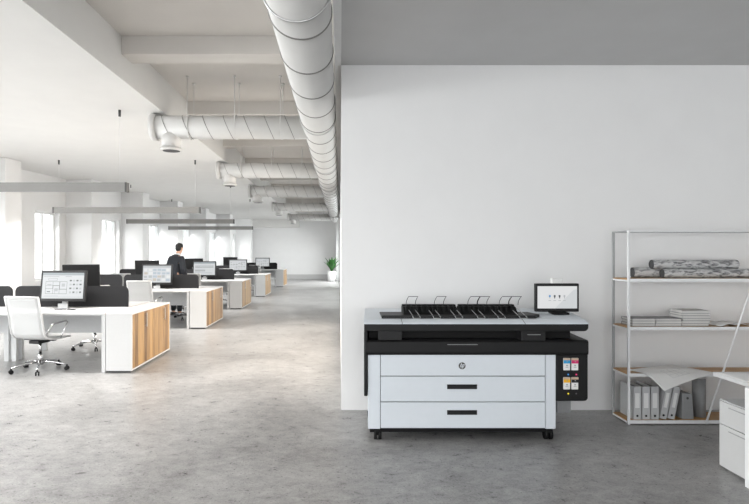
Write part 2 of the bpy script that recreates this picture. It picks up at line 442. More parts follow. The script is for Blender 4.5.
# ------------------------------------------------------------------ pendant lamps
def make_pendant(label):
    t = thing('pendant_light', label, 'lamp', (0, 0, 0), group='long pendant lamps above the desk rows')
    h = 2.47
    obj('lamp_body', MB().prism([(-.045, h-.014), (-.045, h+.115), (.045, h+.115), (.045, h), (.04, h), (.04, h+.075), (-.04, h+.075), (-.04, h-.014)], 'X', -1.54, 1.54), 'lampgrey', t)
    obj('diffuser', MB().box(-1.52, 1.52, -.039, .039, h+.066, h+.0745), 'diffuser', t)
    for s in (-1, 1):
        obj('end_cap', MB().box(s*1.54-.012, s*1.54+.012, -.047, .047, h-.014, h+.117), 'darkgrey', t)
        obj('cable', MB().cyl((s*1.44, 0, h+.11), (s*1.44, 0, ZC-.02), .003, seg=6), 'offwhite', t)
        obj('canopy', MB().cyl((s*1.44, 0, ZC-.09), (s*1.44, 0, ZC), .017, seg=14), 'darkgrey', t)
    return t
pend = None
PEND = [(-4.45, 7.24, 'nearest long grey pendant lamp, cut off by the left edge of the photo'),
        (-4.5, 11.2, 'second nearest long grey pendant lamp, over the second desk row'),
        (-4.6, 15.3, 'second farthest long grey pendant lamp'),
        (-4.75, 19.5, 'farthest and lowest looking long grey pendant lamp')]
ADDED_STRIP = (-4.5, 3.24)  # out-of-view light without a lamp, added to brighten the near left floor
for x, y, l in PEND:
    if pend is None: pend = make_pendant(l); pend.location = (x, y, 0)
    else: copy_tree(pend, (x, y, 0), 0, l)

# ------------------------------------------------------------------ desk rows
ROWS = [(-2.82, 7.18), (-2.85, 11.29), (-2.81, 15.17), (-2.74, 19.4), (-2.65, 24.8)]
ORD = ['nearest', 'second', 'third', 'fourth', 'farthest']
HT = .81

def make_cabinet(label):
    t = thing('storage_cabinet', label, 'cabinet', group='oak fronted cabinets at the ends of the desk rows')
    c = MB()
    c.box(-.35, -.02, 0, 1.6, .03, HT-.022, 0, .002)                     # carcass
    c.box(-.352, .004, -.004, 1.604, HT-.022, HT, 0, .002)             # top
    c.box(-.352, .002, -.002, .016, .03, HT-.022); c.box(-.352, .002, 1.584, 1.602, .03, HT-.022); c.box(-.03, .002, .016, 1.584, .03, .048)
    obj('carcass', c, 'white', t)
    obj('plinth', MB().box(-.33, -.03, .03, 1.57, 0, .03), 'darkgrey', t)
    obj('edge_strip', MB().box(-.358, -.352, -.004, 1.604, HT-.02, HT+.001), 'oak', t)
    for a, b, h in ((.02, .798, .5), (.802, 1.58, 1.3)):
        d = obj('door', MB().box(-.02, .0, a, b, .051, HT-.025, 0, .0015), 'oak', t)
        hd = MB().box(.018, .028, h-.007, h+.007, HT-.25, HT-.05, 0, .003).cyl((0, h, HT-.23), (.02, h, HT-.23), .005, seg=8).cyl((0, h, HT-.07), (.02, h, HT-.07), .005, seg=8)
        obj('handle', hd, 'steel', d)
    return t

DW, DD = 1.75, .84
def make_desk(label, slab=True):
    # local: right end x=0, near edge y=0
    t = thing('office_desk', label, 'desk', group='white desks in the rows')
    obj('desktop', MB().box(-DW, 0, 0, DD, HT-.03, HT, 0, .003), 'white', t)
    if slab: obj('leg', MB().box(-.05, 0, .0, DD, 0, HT-.03, 0, .002), 'white', t)
    else:
        obj('leg', MB().box(-.09, -.02, DD-.1, DD-.04, 0, HT-.03, 0, .002), 'greypanel', t)
        obj('leg', MB().box(-.05, 0, .0, .06, 0, HT-.03, 0, .002), 'greypanel', t)
    obj('leg', MB().box(-DW+.02, -DW+.09, DD-.1, DD-.04, 0, HT-.03, 0, .002), 'greypanel', t)
    obj('leg', MB().box(-DW, -DW+.05, .0, .06, 0, HT-.03, 0, .002), 'greypanel', t)
    obj('modesty_panel', MB().box(-DW+.02, -.05, DD-.03, DD-.01, .42, HT-.03), 'greypanel', t)
    return t

def make_screen(label):
    t = MB().prism(rounded(-DW+.02, -.02, HT, 1.125, .085, 6, (0, 0, 1, 1)), 'Y', 0, .03, bev=.004)
    o = obj('desk_divider', t, 'felt'); return tag(o, label, 'desk divider', 'charcoal dividers along the desk rows')

MW, MH = .685, .45
def make_monitor(label, variant, z0=.105, MW=.685):
    # local: base at origin, screen faces -Y
    t = thing('computer_monitor', label, 'monitor', group='monitors on the desk rows')
    R = Matrix.Rotation(math.radians(-7), 3, 'X'); ab = (0, 0, z0+MH/2)
    h = obj('housing', MB().box(-MW/2, MW/2, -.022, .022, z0, z0+MH, 0, .006, rot=R, about=ab), 'black', t)
    s = MB()
    def q(x0, x1, y0, y1, mat, d=0.):      # 0..1 across the screen
        W, H = MW-.062, MH-.072
        x0, x1 = -W/2+x0*W, -W/2+x1*W; zc = z0+.04
        pts = [(x0, -.0232-d, zc+y0*H), (x1, -.0232-d, zc+y0*H), (x1, -.0232-d, zc+y1*H), (x0, -.0232-d, zc+y1*H)]
        s.quad([R @ (Vector(p)-Vector(ab)) + Vector(ab) for p in pts], mat)
    q(0, 1, 0, 1, 0)
    d = .0006
    rr = random.Random(variant)
    if variant == 0:
        q(0, 1, .9, 1, 1, d); q(.02, .4, .84, .87, 3, d); q(.55, .7, .84, .87, 3, d)
        def room(a, b, c, e, w=.007):
            q(a, b, c, c+w*1.5, 2, d); q(a, b, e-w*1.5, e, 2, d); q(a, a+w, c, e, 2, d); q(b-w, b, c, e, 2, d)
        room(.08, .6, .18, .66); room(.08, .26, .38, .66); room(.26, .42, .18, .5); room(.42, .6, .36, .66); room(.08, .42, .5, .66, .005); room(.3, .6, .18, .36, .005); room(.14, .36, .7, .78, .004)
        q(.12, .22, .5, .56, 3, d); q(.3, .38, .28, .4, 3, d); q(.47, .55, .46, .58, 3, d); q(.12, .2, .25, .28, 2, d)
        for i in range(4):
            for j in range(4):
                x, y = .66+i*.08, .22+j*.15
                q(x, x+.05, y, y+.055, 2 if (i+j) % 2 else 3, d); q(x, x+.045, y-.03, y-.018, 3, d)
        q(.02, .98, .05, .065, 3, d); q(.06, .4, .09, .11, 3, d)
    elif variant == 1:
        q(0, 1, .88, 1, 3, d)
        for i in range(6):
            for j in range(4):
                x, y = .03+i*.16+rr.random()*.02, .06+j*.2+rr.random()*.03
                q(x, x+.1+rr.random()*.05, y, y+.1+rr.random()*.06, rr.choice([4, 5, 6, 3, 6, 4]), d+.0002*rr.random())
        q(.0, 1, .45, .47, 4, d*1.6)
    elif variant == 2:
        q(0, 1, .88, 1, 1, d)
        for j, y in enumerate((.72, .6, .42, .3, .14)):
            q(.06, .5+.45*rr.random(), y, y+.045, 2 if j in (1, 3) else 3, d); q(.06, .3, y-.05, y-.035, 3, d)
    else:
        q(0, 1, .9, 1, 3, d)
        for j in range(7):
            for i in range(6): q(.05+i*.155, .05+i*.155+.09+.05*rr.random(), .08+j*.115, .08+j*.115+.035, 3 if rr.random() < .75 else 2, d)
    obj('screen', s, ['scr', 'scrbar', 'scrline', 'scrmid', 'scr2', 'scrtan', 'scrsky'], t)
    obj('stand', MB().box(-.04, .04, .02, .05, .01, z0+.18, 0, .004).box(-.085, .085, -.05, .06, 0, .012, 0, .004).box(-.075, .075, -.03, -.022, .012, .075, 0, .003), 'pgrey', t)
    return t

def make_chair(label):
    # local: origin on the floor under the gas lift, sitter faces +Y
    t = thing('office_chair', label, 'chair', group='white mesh office chairs at the desks')
    back = [(-.335, 1.04), (-.30, .9), (-.265, .75), (-.243, .62), (-.225, .54), (-.185, .485)]
    seat = [(-.185, .485), (-.12, .46), (0, .445), (.12, .447), (.22, .452), (.275, .44)]
    def sling(path):
        def f(u, v):
            k = u*(len(path)-1); i = min(int(k), len(path)-2); w = k-i
            y = path[i][0]*(1-w)+path[i+1][0]*w; z = path[i][1]*(1-w)+path[i+1][1]*w
            return ((v-.5)*.5, y, z-.012*(1-(2*v-1)**2))
        return f
    solid(obj('backrest', MB().grid(sling(back), 20, 8), 'fabric', t), .008)
    solid(obj('seat', MB().grid(sling(seat), 16, 8), 'fabric', t), .012)
    for s in (-1, 1):
        obj('side_rail', MB().tube([(s*.255, y, z) for y, z in back+seat[1:]], .013, 8), 'white', t)
        obj('armrest', MB().tube([(s*.262, -.2, .53), (s*.295, -.17, .62), (s*.3, -.13, .665), (s*.3, 0, .675), (s*.3, .14, .68), (s*.295, .17, .66), (s*.28, .1, .52), (s*.258, .07, .45)], .011, 8), 'chrome', t)
    obj('top_rail', MB().cyl((-.255, -.335, 1.04), (.255, -.335, 1.04), .014, seg=10), 'white', t)
    obj('tilt_mechanism', MB().box(-.08, .08, -.12, .1, .385, .432, 0, .008).box(-.235, .235, -.03, .03, .42, .438, 0, .004), 'black', t)
    obj('gas_lift', MB().cyl((0, 0, .1), (0, 0, .25), .028, seg=16).cyl((0, 0, .25), (0, 0, .39), .018, seg=16), 'chrome', t)
    b = MB().cyl((0, 0, .085), (0, 0, .145), .042, .034, seg=18)
    for i in range(5):
        a = .3+2*PI*i/5; c, sn = math.cos(a), math.sin(a)
        b.tube([(c*.03, sn*.03, .125), (c*.17, sn*.17, .115), (c*.3, sn*.3, .09), (c*.35, sn*.35, .075)], [.02, .016, .013, .011], 8)
    obj('base', b, 'chrome', t)
    for i in range(5):
        a = .3+2*PI*i/5; c, sn = math.cos(a), math.sin(a); x, y = c*.35, sn*.35
        px, py = -sn, c
        w = MB().cyl((x, y, .045), (x, y, .08), .012, seg=10)
        for q in (-1, 1): w.cyl((x+q*px*.008, y+q*py*.008, .028), (x+q*px*.024, y+q*py*.024, .028), .028, seg=18)
        obj('caster', w, 'black', t)
    return t

cab = desk = desk2 = far = div = chair = None
def put(src, mk, loc, rz, label):
    if src is None:
        src = mk(label); src.location = loc; src.rotation_euler = (0, 0, rz); return src
    copy_tree(src, loc, rz, label); return src
MONL = ['monitor showing a floor plan, facing the camera on the nearest desk', 'monitor with pale coloured tiles, facing the camera on the second row',
        'monitor with lines of text, facing the camera on the third row', 'monitor with a pale table, facing the camera on the fourth row',
        'small looking monitor facing the camera on the farthest row']
MOND = [(-1.245, .62), (-1.25, .6), (-1.22, .6), (-1.11, .6), (-1.06, .6)]
BACKD = [(-1.345, 1.36), (-1.75, 1.36), (-1.74, 1.36), (-1.56, 1.4)]
NEARC = [(-1.33, .16, -.2), (-1.27, -.05, -.06), (-1.3, -.3, .05), (-1.28, -.2, -.08), (-1.27, -.2, .06)]
FARC = [(-1.36, 1.86, PI+.5), (-1.0, 1.72, PI+.25), (-.98, 1.8, PI-.2), (-.85, 1.75, PI+.1)]
monsrc = {}
for r, (X, Y) in enumerate(ROWS):
    o = ORD[r]
    cab = put(cab, make_cabinet, (X, Y, 0), 0, 'oak-fronted white cabinet at the right end of the %s desk row' % o)
    nb = 2 if r < 3 else 1
    for b in range(nb):
        xr = X-.37-b*(DW+.005)
        side = 'beside the oak cabinet' if b == 0 else 'at the window end'
        l = 'white desk on the near side of the %s row, %s' % (o, side)
        if b == 0: desk = put(desk, make_desk, (xr, Y+.02, 0), 0, l)
        elif desk2 is None: desk2 = make_desk(l, False); desk2.location = (xr, Y+.02, 0)
        else: copy_tree(desk2, (xr, Y+.02, 0), 0, l)
        l = 'white desk on the far side of the %s row, %s' % (o, side)
        if far is None: far = make_desk(l, False); far.location = (xr-DW, Y+.02+2*DD, 0); far.rotation_euler = (0, 0, PI)
        else: copy_tree(far, (xr-DW, Y+.02+2*DD, 0), PI, l)
        l = 'charcoal felt divider along the middle of the %s row, %s' % (o, side)
        if div is None: div = make_screen(l); div.location = (xr, Y+.845, 0)
        else: copy_tree(div, (xr, Y+.845, 0), 0, l)
    dx, dy = MOND[r]
    mo = make_monitor(MONL[r], r if r < 4 else 3); mo.location = (X+dx, Y+dy, HT); mo.rotation_euler = (0, 0, math.radians((-3, 0, 3, 3, 2)[r]))
    if r == 0: back = make_monitor('black monitor seen from behind on the nearest row', 3, .18, .55)
    dx, dy = BACKD[min(r, 3)]
    a = PI+math.radians((14, 10, 8, 5, 0)[r])
    if r == 0: back.location = (X+dx, Y+dy, HT); back.rotation_euler = (0, 0, a)
    elif r < 4: copy_tree(back, (X+dx, Y+dy, HT), a, 'black monitor seen from behind on the %s row' % o)
    dx, dy, rz = NEARC[r]
    chair = put(chair, make_chair, (X+dx, Y+dy, 0), rz, 'white mesh office chair with its back turned, on the near side of the %s row' % o)
    if r < 4:
        dx, dy, rz = FARC[r]
        copy_tree(chair, (X+dx, Y+dy, 0), rz, 'white mesh office chair mostly hidden on the far side of the %s row' % o)
copy_tree(chair, (-6.0, 14.85, 0), 0, 'white mesh office chair nearest the windows, at the third row')
# small things on the nearest desk
for x, y, a, l in ((-4.02, 7.62, .25, 'thin dark pen lying left on the nearest desk, under the floor plan monitor'), (-3.84, 7.58, -.4, 'thin dark pen lying right on the nearest desk, beside the other pen')):
    p = obj('pen', MB().cyl((-.08, 0, .008), (.07, 0, .008), .008, seg=10).cyl((.07, 0, .008), (.09, 0, .008), .008, .002, seg=10), 'black')
    p.location = (x, y, HT); p.rotation_euler = (0, 0, a); tag(p, l, 'pen', 'pens on the nearest desk')

# ------------------------------------------------------------------ plant
t = thing('potted_plant', 'green leafy plant in a white pot against the far wall', 'plant', (-.47, 29.95, 0))
obj('pot', MB().lathe([(.2, 0), (.225, .02), (.235, .55), (.215, .56), (.21, .5)]), 'pot', t)
obj('soil', MB().cyl((0, 0, .49), (0, 0, .51), .212, seg=24), 'soil', t)
lf = MB(); rg = random.Random(4)
for i in range(24):
    a = i*2.4; tilt = .12+.5*(i/24.)**.8; L = .46+.25*rg.random(); w = .075+.03*rg.random(); zb = .52+.22*rg.random()
    def f(u, v, a=a, tilt=tilt, L=L, w=w, zb=zb):
        wd = w*math.sin(PI*min(1, .06+u*.94))**.8*(1-.25*u); s = (v-.5)*2
        rad = .03+L*u*math.sin(tilt+.5*u*tilt); z = zb+L*u*math.cos(tilt+.35*u*tilt)+abs(s)*.02
        return (rad*math.cos(a)-s*wd*math.sin(a), rad*math.sin(a)+s*wd*math.cos(a), z)
    lf.grid(f, 10, 4)
solid(obj('foliage', lf, 'leaf', t), .003)
obj('stem', MB().cyl((0, 0, .5), (0, 0, .85), .03, .02, seg=10), 'leaf', t)

# ------------------------------------------------------------------ person
def skin_obj(name, nodes, bonds, mat, parent, root=0, sub=2):
    """nodes: list of (x,y,z,rx,ry)"""
    me = bpy.data.meshes.new(name); me.from_pydata([n[:3] for n in nodes], bonds, []); me.materials.append(M[mat])
    o = bpy.data.objects.new(name, me); COL.objects.link(o); o.parent = parent
    sk = o.modifiers.new('skin', 'SKIN'); sk.use_smooth_shade = True
    sv = me.skin_vertices[0].data
    for i, n in enumerate(nodes): sv[i].radius = (n[3], n[4]); sv[i].use_root = (i == root)
    sb = o.modifiers.new('sub', 'SUBSURF'); sb.levels = sub; sb.render_levels = sub
    return o
t = thing('person', 'man in a dark suit standing behind the second desk row, head turned right', 'person', (-4.2, 13.62, 0), math.radians(-32))
n = []; e = []
def add(p, r, parent=None, ry=None):
    n.append((p[0], p[1], p[2], r, r if ry is None else ry))
    if parent is not None: e.append((parent, len(n)-1))
    return len(n)-1
pel = add((0, 0, .98), .15, None, .11); wst = add((0, 0, 1.14), .145, pel, .1); chs = add((0, -.01, 1.38), .17, wst, .115)
nk0 = add((0, .01, 1.55), .075, chs); nk1 = add((0.01, .05, 1.61), .056, nk0)
hd0 = add((.02, .085, 1.68), .075, nk1, .085); hd1 = add((.02, .09, 1.76), .082, hd0, .096); hd2 = add((.02, .085, 1.825), .06, hd1, .072)
wr = {}
for s in (-1, 1):
    sh = add((s*.19, -.015, 1.46), .068, chs); el = add((s*.26, -.03, 1.17), .046, sh); w = add((s*.25, .1, .93), .03, el); pm = add((s*.245, .13, .86), .036, w, .022); wr[s] = pm
    hip = add((s*.095, 0, .9), .095, pel); kn = add((s*.11, .01, .5), .06, hip); an = add((s*.115, -.01, .09), .042, kn); add((s*.13, .12, .045), .035, an)
    for i, (fx, L) in enumerate(((-.026, .07), (-.009, .08), (.009, .076), (.026, .06))):
        k1 = add((s*.245+fx*.6, .145+.004*i, .815), .0095, pm); k2 = add((s*.243+fx, .16, .815-L*.55), .0085, k1); add((s*.238+fx, .15, .815-L), .0075, k2)
    th1 = add((s*.215, .15, .85), .011, pm); add((s*.2, .172, .81), .009, th1)
body = skin_obj('body', n, e, 'skin', t)
# face features in the head region
fm = MB(); fo = Vector((.008, .02, 1.745))
hr = MB()
HX, HY = .02, .085
fm.ball((HX, HY+.1, 1.735), .016, sc=(.8, 1.1, 1.3))
for s in (-1, 1): fm.ball((HX+s*.083, HY, 1.735), .024, sc=(.4, .8, 1.3)); fm.ball((HX+s*.032, HY+.083, 1.757), .012, 1)
fm.ball((HX, HY+.087, 1.69), .016, 2, sc=(1.5, .5, .4))
obj('face', fm, ['skin', 'eye', 'tan'], t)
hr.ball((HX, HY-.012, 1.79), .1, sc=(.96, 1.08, .84)); hr.ball((HX, HY-.045, 1.735), .087, sc=(.96, .85, 1.0))
obj('hair', hr, 'hair', t)
# jacket
n = []; e = []
a = add((0, 0, .86), .19, None, .135); b = add((0, 0, 1.0), .175, a, .13); c = add((0, 0, 1.16), .165, b, .12); d = add((0, -.012, 1.38), .2, c, .14); f = add((0, -.01, 1.5), .16, d, .115); add((0, .01, 1.585), .08, f, .075)
for s in (-1, 1):
    sh = add((s*.2, -.015, 1.475), .1, d); el = add((s*.285, -.03, 1.18), .075, sh); add((s*.262, .085, .96), .052, el)
skin_obj('jacket', n, e, 'suit', t)
n = []; e = []
a = add((0, 0, .96), .165, None, .125)
for s in (-1, 1):
    h = add((s*.098, 0, .84), .105, a); kk = add((s*.112, .01, .5), .078, h); add((s*.117, -.005, .1), .064, kk)
skin_obj('trousers', n, e, 'suit', t)
obj('collar', MB().lathe([(.066, 1.55), (.07, 1.56), (.064, 1.6), (.06, 1.6)], (.005, .02, .01)), 'shirt', t)
for s in (-1, 1):
    obj('shoe', MB().prism([(-.07, 0), (.21, 0), (.215, .03), (.12, .065), (.03, .1), (-.06, .1)], 'X', s*.125-.045, s*.125+.045, bev=.014), 'leather', t)

# ------------------------------------------------------------------ printer
PO = (1.18, 4.95, 0)
t = thing('large_format_printer', 'wide floor-standing printer with three white drawers and black trim, against the wall', 'printer', PO)
F = 4.6
def P(name, mb, mats, parent=None, taper=False):
    if taper:                                   # the shell narrows a little towards the back on its left and flares on its right
        for v in mb.bm.verts:
            d = max(0, v.co.y-F)
            if v.co.x < .4: v.co.x += .062*d
            elif v.co.x > 2: v.co.x += .075*d
    return obj(name, mb, mats, parent or t, PO)
P('cabinet_body', MB().box(.242, .349, F, 5.15, .104, .747, 0, .004).box(1.785, 1.873, F, 5.15, .104, .747, 0, .004).box(.349, 1.785, F+.02, 5.15, .104, .747, 1), ['pwhite', 'slot'], taper=True)
top = P('front_panel', MB().box(.3545, 1.7795, F-.002, F+.03, .566, .747, 0, .003), 'pwhite')
# round emblem with slanted letters
lg = MB().cyl((1.059, F-.002, .653), (1.059, F-.0045, .653), .03, seg=40)
Sh = .28
def bar(x0, x1, z0, z1):
    sx = lambda x, z: x+Sh*(z-.653)
    lg.quad([(sx(x0, z0), F-.0056, z0), (sx(x1, z0), F-.0056, z0), (sx(x1, z1), F-.0056, z1), (sx(x0, z1), F-.0056, z1)], 1)
bar(1.043, 1.0485, .64, .678); bar(1.0485, 1.056, .6625, .667); bar(1.0535, 1.058, .64, .6665)
bar(1.0615, 1.067, .628, .667); bar(1.067, 1.074, .6625, .667); bar(1.0725, 1.0775, .641, .667); bar(1.067, 1.074, .64, .6445)
P('emblem', lg, ['darkgrey', 'pwhite'], top)
for z0, z1, h0, h1 in ((.342, .559, .451, .491), (.112, .335, .228, .268)):
    d = P('drawer', MB().box(.3545, 1.7795, F-.002, F+.03, z0, z1, 0, .003), 'pwhite')
    P('handle', MB().box(.929, 1.189, F-.004, F-.001, h0, h1, 0).box(.935, 1.183, F-.012, F-.003, h1-.012, h1-.002, 1, .002), ['slot', 'black'], d)
P('plinth', MB().box(.262, 1.855, F+.02, 5.12, .07, .104), 'matblack')
P('lower_band', MB().prism([(F-.012, .749), (F-.02, .77), (F-.02, .86), (F, .876), (5.2, .876), (5.2, .749)], 'X', .217, 2.151, bev=.006), 'black', taper=True)
P('pull_slot', MB().box(.929, 1.189, F-.0225, F-.018, .825, .838).box(.929, 1.189, F-.0235, F-.018, .8385, .8425, 1), ['slot', 'pgrey'])  # thin grey line is a highlight put in as colour along the slot
P('paper_exit', MB().box(.26, 2.05, F+.12, 5.2, .876, .96), 'matblack')
P('left_block', MB().box(.33, .538, F-.005, F+.13, .876, .965, 0, .004), 'softblack')
rb = P('right_block', MB().box(1.571, 1.783, F-.005, F+.13, .87, .965, 0, .004), 'softblack')
P('indicator_line', MB().box(1.625, 1.74, F-.0062, F-.004, .921, .925), 'pgrey', rb)
P('upper_lip', MB().prism(rounded(.208, 2.148, .955, 1.017, .035, 5, (0, 1, 0, 0)), 'Y', F-.02, 5.2, bev=.004), 'black', taper=True)
P('top_cover', MB().prism([(F-.024, 1.016), (F-.02, 1.024), (F+.05, 1.048), (5.0, 1.074), (5.36, 1.07), (5.36, 1.016)], 'X', .206, 2.15, bev=.004), 'pwhite', taper=True)
m = MB()
for x in (.5365, 1.598): m.prism([(F-.0255, 1.012), (F-.0215, 1.0245), (F+.05, 1.0492), (4.98, 1.0748), (4.98, 1.06), (F+.02, 1.012)], 'X', x, x+.0035)
P('cover_seam', m, 'softblack')
P('side_panel', MB().box(.208, .24, F-.01, 5.2, .39, .955, 0, .008), 'black', taper=True)
ink = P('ink_cabinet', MB().prism(rounded(1.876, 2.15, .347, .748, .03, 5, (0, 1, 0, 0)), 'Y', F-.004, 5.15, bev=.005), 'black')
P('waste_unit', MB().box(1.985, 2.115, 4.85, 5.12, .165, .349, 0, .006), 'pgrey')
for i, (cx, cz, col, led) in enumerate(((1.963, .668, 'cyan', 'ledc'), (2.033, .668, 'magenta', 'ledm'), (1.963, .502, 'yellow', 'ledy'), (2.033, .502, 'slot', 'ledk'))):
    c = MB().box(cx-.029, cx+.029, F-.016, F-.004, cz-.052, cz+.054, 0, .004)
    c.box(cx-.029, cx+.029, F-.018, F-.015, cz+.036, cz+.054, 1)
    c.box(cx-.029, cx+.029, F-.0175, F-.015, cz+.008, cz+.036, 2)
    c.box(cx-.003, cx+.006, F-.0182, F-.015, cz+.022, cz+.03, 3); c.box(cx-.006, cx+.006, F-.0168, F-.015, cz-.016, cz-.004, 3)
    c.box(cx-.012, cx+.012, F-.0165, F-.015, cz-.028, cz-.024, 3)
    k_ = P('ink_cartridge', c, ['paper', 'tan', col, 'pgrey'], ink)
    k_['label'] = {'cyan': 'cyan', 'magenta': 'magenta', 'yellow': 'yellow', 'slot': 'black'}[col]+' banded white ink cartridge'
    P('status_light', MB().cyl((cx+.016, F-.004, cz-.09), (cx+.016, F-.0065, cz-.09), .0065, seg=14), led, ink)
for cx in (.33, 1.822):
    for cy in (4.65, 5.06):
        c = MB().cyl((cx-.032, cy, .044), (cx-.008, cy, .044), .044, seg=24).cyl((cx+.008, cy, .044), (cx+.032, cy, .044), .044, seg=24)
        c.box(cx-.026, cx+.026, cy-.036, cy+.036, .06, .092, 0, .008).cyl((cx, cy, .04), (cx, cy, .1), .014, seg=10).cyl((cx-.032, cy, .044), (cx+.032, cy, .044), .01, seg=10)
        P('caster', c, 'matblack')
# black output tray lying on the cover and the two racks with wire guides
def zt(y): return 1.048+(y-(F+.05))/(5.0-F-.05)*.026
P('output_tray', MB().prism([(.37, 4.69), (1.73, 4.69), (1.80, 4.78), (1.76, 4.98), (.37, 4.98)], 'Z', 1.045, 1.078, bev=.004), 'softblack')
for x0, x1 in ((.572, 1.062), (1.09, 1.6)):
    r = MB().prism([(4.74, 1.075), (4.95, 1.075), (4.95, 1.135), (4.9, 1.152), (4.83, 1.14)], 'X', x0, x1, bev=.003)
    x = x0+.02
    while x < x1-.02:
        r.box(x, x+.014, 4.775, 4.85, 1.08, 1.15, 0, .002); x += .048
    r.box(x0, x1, 4.86, 4.92, 1.14, 1.158, 0, .004)
    P('stacker_rack', r, 'matblack')
for x in (.61, .79, .985, 1.18, 1.36, 1.55):
    P('front_wire', MB().tube([(x-.0, 4.84, 1.13), (x+.012, 4.8, 1.115), (x+.03, 4.73, 1.085), (x+.034, 4.672, 1.068), (x+.036, 4.664, 1.056), (x+.098, 4.664, 1.056), (x+.096, 4.672, 1.068), (x+.09, 4.73, 1.085), (x+.07, 4.8, 1.115), (x+.058, 4.84, 1.13)], .0032, 6), 'wirelight')
for x in (.61, .87, 1.18, 1.27, 1.47, 1.56):
    w = .085
    P('upright_wire', MB().tube([(x, 4.9, 1.15), (x+.004, 4.9, 1.185), (x+.014, 4.885, 1.215), (x+.02, 4.86, 1.232), (x+.02+w, 4.86, 1.232), (x+.014+w, 4.885, 1.215), (x+.004+w, 4.9, 1.185), (x+w, 4.9, 1.15)], .0028, 6), 'wire')
# touch screen
mon = P('touch_screen', MB().box(1.80, 2.205, 4.885, 4.925, 1.088, 1.35, 0, .008), 'softblack')
s = MB()
zz = 4.8836
def sq(x0, x1, z0, z1, mat, d): s.quad([(x0, zz-d, z0), (x1, zz-d, z0), (x1, zz-d, z1), (x0, zz-d, z1)], mat)
sq(1.82, 2.185, 1.12, 1.325, 0, 0)
s.quad([(1.98, zz-.0004, 1.12), (2.185, zz-.0004, 1.12), (2.185, zz-.0004, 1.3), (2.15, zz-.0004, 1.29)], 1)
for i, c in enumerate((2, 3, 3, 4)):
    x = 1.925+i*.045; sq(x, x+.016, 1.225, 1.243, c, .0008); sq(x+.004, x+.012, 1.212, 1.225, c if i else 4, .0008); sq(x-.004, x+.02, 1.19, 1.196, 4, .0008)
P('display', s, ['scr2', 'scr', 'scrblue', 'scrdark', 'scrmid'], mon)
P('screen_stand', MB().box(1.965, 2.09, 4.9, 4.95, 1.07, 1.12, 0, .006).box(1.955, 2.1, 4.84, 4.98, 1.066, 1.085, 0, .006), 'matblack')
P('beacon', MB().box(1.955, 2.065, 4.9, 4.93, 1.345, 1.398, 0, .008), 'paper')

# ------------------------------------------------------------------ shelf unit and what stands on it
SX0, SX1, SF, SB = 2.735, 5.1, 5.03, 5.33
SO = (SX0, SF, 0)
t = thing('shelving_unit', 'open white metal shelving unit with oak boards against the wall', 'shelf', SO)
def Q(name, mb, mats, parent=None): return obj(name, mb, mats, parent or t, SO)
for x in (SX0, SX1-.02):
    Q('post', MB().box(x, x+.02, SF, SF+.02, 0, 1.845, 0, .001), 'frame')
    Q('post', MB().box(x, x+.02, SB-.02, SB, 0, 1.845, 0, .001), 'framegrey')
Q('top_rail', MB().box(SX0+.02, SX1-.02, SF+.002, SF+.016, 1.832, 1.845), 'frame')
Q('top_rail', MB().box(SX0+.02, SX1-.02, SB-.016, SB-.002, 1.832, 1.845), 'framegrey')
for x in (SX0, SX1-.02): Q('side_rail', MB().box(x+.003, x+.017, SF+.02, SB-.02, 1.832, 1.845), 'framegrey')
LV = [.04, .485, .928, 1.386]
for z in LV:
    b = Q('shelf_board', MB().box(SX0+.02, SX1-.02, SF+.012, SB-.022, z-.024, z, 0, .001).box(SX0+.003, SX0+.02, SF+.02, SB-.02, z-.022, z-.004), 'oakshelf')
    Q('front_edge', MB().box(SX0+.02, SX1-.02, SF, SF+.012, z-.03, z+.001, 0, .001).box(SX0-.001, SX0+.003, SF+.02, SB-.02, z-.028, z-.012), 'frame', b)
Q('diagonal_brace', MB().tube([(3.465, SF-.012, .015), (4.07, SF-.012, 1.84)], .009, 8), 'frame')
# rolls of marbled paper
def roll(x0, x1, y, z, r, label):
    m = MB().cyl((x0, y, z), (x1, y, z), r, seg=28, caps=False).cyl((x1, y, z), (x0, y, z), r-.004, seg=28, mat=1, caps=False)
    m.cyl((x0+.006, y, z), (x0+.012, y, z), r-.004, seg=28, mat=1)
    o = obj('paper_roll', m, ['marble', 'rollin'], org=(x0, y, z-r)); o.location = (x0, y, z-r)
    return tag(o, label, 'paper roll', 'rolls of marbled paper on the top board')
z0 = LV[3]+.0008
roll(2.90, 3.66, 5.262, z0+.05, .05, 'marbled paper roll lying at the back, its left end farthest left')
roll(3.135, 4.05, 5.162, z0+.045, .045, 'marbled paper roll lying in front on the top board, running out of the photo')
roll(3.06, 3.895, 5.2105, z0+.1312, .046, 'marbled paper roll resting on top of the two others')
